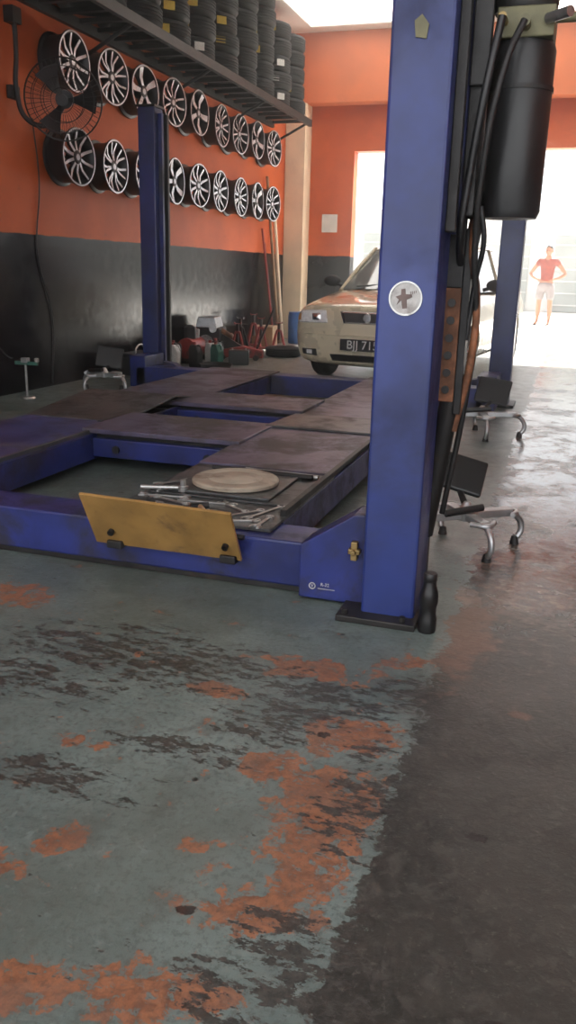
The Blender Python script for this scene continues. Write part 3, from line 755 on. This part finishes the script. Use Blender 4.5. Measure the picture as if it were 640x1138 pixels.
eb = grp('engine_block', (-4.28, 9.98, 0), (0, 0, .2)); eb.scale = (1.15, 1.05, 1.3)
box('sump', (-.13, -.2, 0), (.13, .2, .12), 'blackm', eb, .02); box('block', (-.15, -.22, .12), (.15, .22, .30), 'gunm', eb, .015)
prism('head', [(-.12, .30), (.12, .30), (.09, .40), (-.09, .40)], 'y', -.2, .2, 'alu', eb, .01)
cyl('pulley', (.0, -.25, .16), (0, -.22, .16), .08, 'steel', eb); cyl('pulley_small', (.08, -.25, .30), (.08, -.22, .30), .04, 'steel', eb)
tube('manifold_pipe', [(.15, -.1, .28), (.22, -.08, .24), (.22, .1, .2), (.16, .14, .1)], .025, 'rust', eb)
cp = grp('air_compressor', (-4.26, 9.40, 0))
cyl('tank', (0, -.18, .18), (0, .18, .18), .12, 'red', cp); box('feet', (-.08, -.14, 0), (.08, .14, .075), 'blackm', cp)
lathe('motor', [(0, 0), (.07, 0), (.07, .13), (.03, .16), (0, .16)], 'gunm', cp, (0, -.06, .29)); lathe('pump', [(0, 0), (.05, 0), (.055, .1), (0, .12)], 'alu', cp, (0, .09, .29))
def jug(x, y, m, h=.26):
    g = grp('oil_jug', (x, y, 0), (0, 0, random.uniform(-.6, .6)))
    prism('body', [(-.07, 0), (.07, 0), (.075, h * .7), (.03, h), (-.05, h), (-.075, h * .75)], 'y', -.045, .045, m, g, .012)
    cyl('cap', (-.02, 0, h), (-.02, 0, h + .03), .02, 'red', g); tube('grip', [(.02, 0, h * .95), (.06, 0, h * .98), (.085, 0, h * .78)], .009, m, g)
for x, y, m in ((-4.2, 8.75, 'white'), (-4.0, 8.92, 'black'), (-4.3, 9.0, 'black'), (-3.95, 9.25, 'white'), (-4.36, 8.62, 'gunm'), (-3.82, 9.12, 'green'), (-4.0, 9.55, 'black')): jug(x, y, m)
tray = grp('oil_drain_pan', (-3.72, 8.85, 0)); lathe('pan', [(0, .01), (.14, .01), (.18, .07), (.19, .07), (.15, 0), (0, 0)], 'blackm', tray)
bx = grp('tool_box', (-4.3, 8.15, 0)); box('tray', (-.15, -.25, 0), (.15, .25, .18), 'blackm', bx, .01); box('lid', (-.155, -.255, .18), (.155, .255, .22), 'blackm', bx, .01); tube('handle', [(0, -.1, .22), (0, -.09, .27), (0, .09, .27), (0, .1, .22)], .01, 'steel', bx)
cb = grp('cardboard_box', (-4.3, 12.12, 0), (0, 0, .1)); box('carton', (-.16, -.16, 0), (.16, .16, .3), 'card', cb, .004); box('flap', (-.16, -.28, .29), (.16, -.16, .296), 'card', cb, 0); box('tape', (-.02, -.162, .1), (.02, .16, .302), 'beige', cb, 0)
wg = grp('car_battery', (-3.70, 9.52, 0), (0, 0, .3)); box('case', (-.12, -.09, 0), (.12, .09, .17), 'black', wg, .008); cyl('terminal_a', (-.08, 0, .17), (-.08, 0, .19), .01, 'steel', wg); cyl('terminal_b', (.08, 0, .17), (.08, 0, .19), .01, 'steel', wg)
lathe('spare_tyre', [(r, z) for r, z in tyre_prof(.24, .13, .14)], 'rubber', loc=(-3.55, 10.75, .065), closed=True)
lathe('blue_barrel', [(0, 0), (.15, 0), (.16, .02), (.165, .2), (.16, .22), (.165, .24), (.165, .42), (.15, .46), (.155, .48), (0, .47)], 'bluebin', loc=(-4.0, 12.85, 0))
for (x0, y0, y1, h, m, r) in ((-4.26, 12.68, 12.70, 2.45, 'wood', .022), (-4.3, 12.95, 13.0, 2.2, 'offwhite', .03), (-4.30, 12.60, 12.62, 1.5, 'blackm', .018), (-4.28, 12.50, 12.52, 1.7, 'red', .016)):
    cyl('leaning_pole', (x0, y0, .0), (WX + .04, y1, h), r, m)
lathe('floor_disc', [(0, 0), (.16, 0), (.16, .012), (0, .014)], 'steelplate', loc=(.35, 10.2, 0))

# ------------------------------------------------------------------ man in the yard
man = grp('man_standing', (-.56, 21.6, -.01), (0, 0, math.radians(-12))); man.scale = (1.05, 1.05, 1.05)
bv = [(0, 0, .95), (0, 0, 1.08), (0, .01, 1.26), (0, .01, 1.40), (0, 0, 1.49), (0, -.01, 1.56)]
br = [(.14, .10), (.125, .09), (.15, .10), (.12, .08), (.052, .055), (.05, .055)]
be = [(0, 1), (1, 2), (2, 3), (3, 4), (4, 5)]
for s in (-1, 1):
    k = len(bv)
    bv += [(s * .18, .01, 1.41), (s * .30, .05, 1.26), (s * .40, .07, 1.13), (s * .29, -.02, 1.05), (s * .19, -.09, 1.02), (s * .165, -.115, .995)]
    br += [.058, .048, .040, .036, .026, (.034, .018)]
    be += [(3, k)] + [(k + i, k + i + 1) for i in range(5)]
    k = len(bv)
    bv += [(s * .10, 0, .86), (s * .115, -.01, .68), (s * .125, 0, .49), (s * .13, .02, .32), (s * .135, .03, .09), (s * .14, -.03, .045), (s * .15, -.15, .03)]
    br += [.088, .075, .056, .054, .036, (.042, .035), (.04, .022)]
    be += [(0, k)] + [(k + i, k + i + 1) for i in range(6)]
skin_obj('body', bv, be, br, 'skin', man)
for s in (-1, 1):
    for k in range(4):
        L = (.06, .072, .068, .052)[k]; o = (k - 1.5) * .018
        b = Vector((s * (.165 - .0), -.12, .992 + o * .2)) + Vector((0, 0, -o))
        skin_obj('finger_%d' % k, [tuple(b), tuple(b + Vector((-s * L * .5, -.012, -.005))), tuple(b + Vector((-s * L, .004, -.010)))], [(0, 1), (1, 2)], [.009, .008, .007], 'skin', man, sub=1)
    b = Vector((s * .18, -.10, 1.02)); skin_obj('thumb', [tuple(b), tuple(b + Vector((-s * .02, .03, .012))), tuple(b + Vector((-s * .03, .06, .01)))], [(0, 1), (1, 2)], [.011, .010, .008], 'skin', man, sub=1)
tv = [(0, 0, .93), (0, 0, 1.08), (0, .01, 1.26), (0, .01, 1.39), (0, .005, 1.455)]
tr = [(.160, .118), (.148, .108), (.170, .118), (.135, .10), (.075, .07)]
te = [(0, 1), (1, 2), (2, 3), (3, 4)]
for s in (-1, 1):
    k = len(tv); tv += [(s * .18, .01, 1.405), (s * .27, .04, 1.30)]; tr += [.075, .070]; te += [(3, k), (k, k + 1)]
skin_obj('shirt', tv, te, tr, 'shirt', man)
sv = [(0, 0, .98), (0, 0, .90)]; sr = [(.165, .12), (.165, .122)]; se = [(0, 1)]
for s in (-1, 1):
    k = len(sv); sv += [(s * .10, 0, .80), (s * .12, -.01, .66), (s * .125, 0, .54)]; sr += [.112, .098, .09]; se += [(1, k), (k, k + 1), (k + 1, k + 2)]
skin_obj('shorts', sv, se, sr, 'shorts', man)
bm = bmesh.new(); bmesh.ops.create_uvsphere(bm, u_segments=28, v_segments=20, radius=1)
for v in bm.verts:
    x, y, z = v.co
    jaw = 1 - .28 * max(0, -z) ** 1.3
    yy = y * .095; xx = x * .075 * jaw
    if y < -.8 and abs(x) < .22 and -.35 < z < .12: yy -= .022 * (1 - abs(x) / .22)
    v.co = (xx, yy, z * .118)
mesh_obj('head', bm, 'skin', man, (0, -.015, 1.625), smooth=True)
bm = bmesh.new(); bmesh.ops.create_uvsphere(bm, u_segments=24, v_segments=16, radius=1)
for v in list(bm.verts):
    v.co = (v.co.x * .081, v.co.y * .10 + .008, v.co.z * .124)
bmesh.ops.delete(bm, geom=[v for v in bm.verts if v.co.z < (-.04 if v.co.y > .03 else .045)], context='VERTS')
mesh_obj('hair', bm, 'hair', man, (0, -.010, 1.632), smooth=True)
for s in (-1, 1):
    lathe('eye', [(0, 0), (.011, .002), (.006, .006), (0, .007)], 'hair', man, (s * .028, -.103, 1.632), (math.radians(90), 0, 0), seg=12)
    lathe('ear', [(0, 0), (.028, 0), (.030, .008), (.02, .012), (0, .008)], 'skin', man, (s * .072, 0, 1.622), (0, s * math.radians(80), 0), seg=14)
box('mouth', (-.022, -.104, 1.572), (.022, -.094, 1.578), 'shirt', man, .002)
for s in (-1, 1): box('sandal', (s * .145 - .045, -.2, 0), (s * .145 + .045, .08, .018), 'black', man, .008)

# ------------------------------------------------------------------ haze volume added to imitate veiling glare from the doorway
hz = bpy.data.materials.new('glare_haze'); hz.use_nodes = True
nt = hz.node_tree; nt.nodes.remove(nt.nodes['Principled BSDF'])
vs_ = nt.nodes.new('ShaderNodeVolumeScatter'); vs_.inputs['Color'].default_value = (1, .96, .90, 1)
vs_.inputs['Density'].default_value = .021; vs_.inputs['Anisotropy'].default_value = .84
nt.links.new(vs_.outputs[0], nt.nodes['Material Output'].inputs['Volume'])
bm = bmesh.new(); bm_box(bm, (WX + .001, -1.0, .001), (4.99, YB + .2, CH - .001))
mesh_obj('glare_haze', bm, hz)

# ------------------------------------------------------------------ lighting
w = bpy.data.worlds.new('sky'); scn.world = w; w.use_nodes = True
bg = w.node_tree.nodes['Background']; bg.inputs[0].default_value = (.98, .985, 1.0, 1); bg.inputs[1].default_value = 2.7
sd = bpy.data.lights.new('sun', 'SUN'); sd.energy = 36; sd.angle = math.radians(1.5); sd.color = (1, .96, .88)
so = bpy.data.objects.new('sun', sd); link(so)
so.rotation_euler = Vector((-.25, -1, -1.0)).normalized().to_track_quat('-Z', 'Y').to_euler()

# ------------------------------------------------------------------ camera
cd = bpy.data.cameras.new('camera'); cam = bpy.data.objects.new('camera', cd); link(cam)
cd.sensor_fit = 'VERTICAL'; cd.sensor_height = 36; cd.lens = 930 / 1138 * 36; cd.clip_end = 300
yaw = math.radians(17.66); pitch = math.atan(268.2 / 930); roll = .026
fh = Vector((-math.sin(yaw), math.cos(yaw), 0)); R0 = Vector((math.cos(yaw), math.sin(yaw), 0)); up = Vector((0, 0, 1))
fw = fh * math.cos(pitch) - up * math.sin(pitch); U0 = fh * math.sin(pitch) + up * math.cos(pitch)
R = (R0 + U0 * roll).normalized(); U = (U0 - R0 * roll).normalized()
mt = Matrix((R, U, -fw)).transposed().to_4x4(); mt.translation = Vector((0, 0, 1.1))
cam.matrix_world = mt
scn.camera = cam
scn.view_settings.view_transform = 'Standard'
scn.view_settings.exposure = 0.0
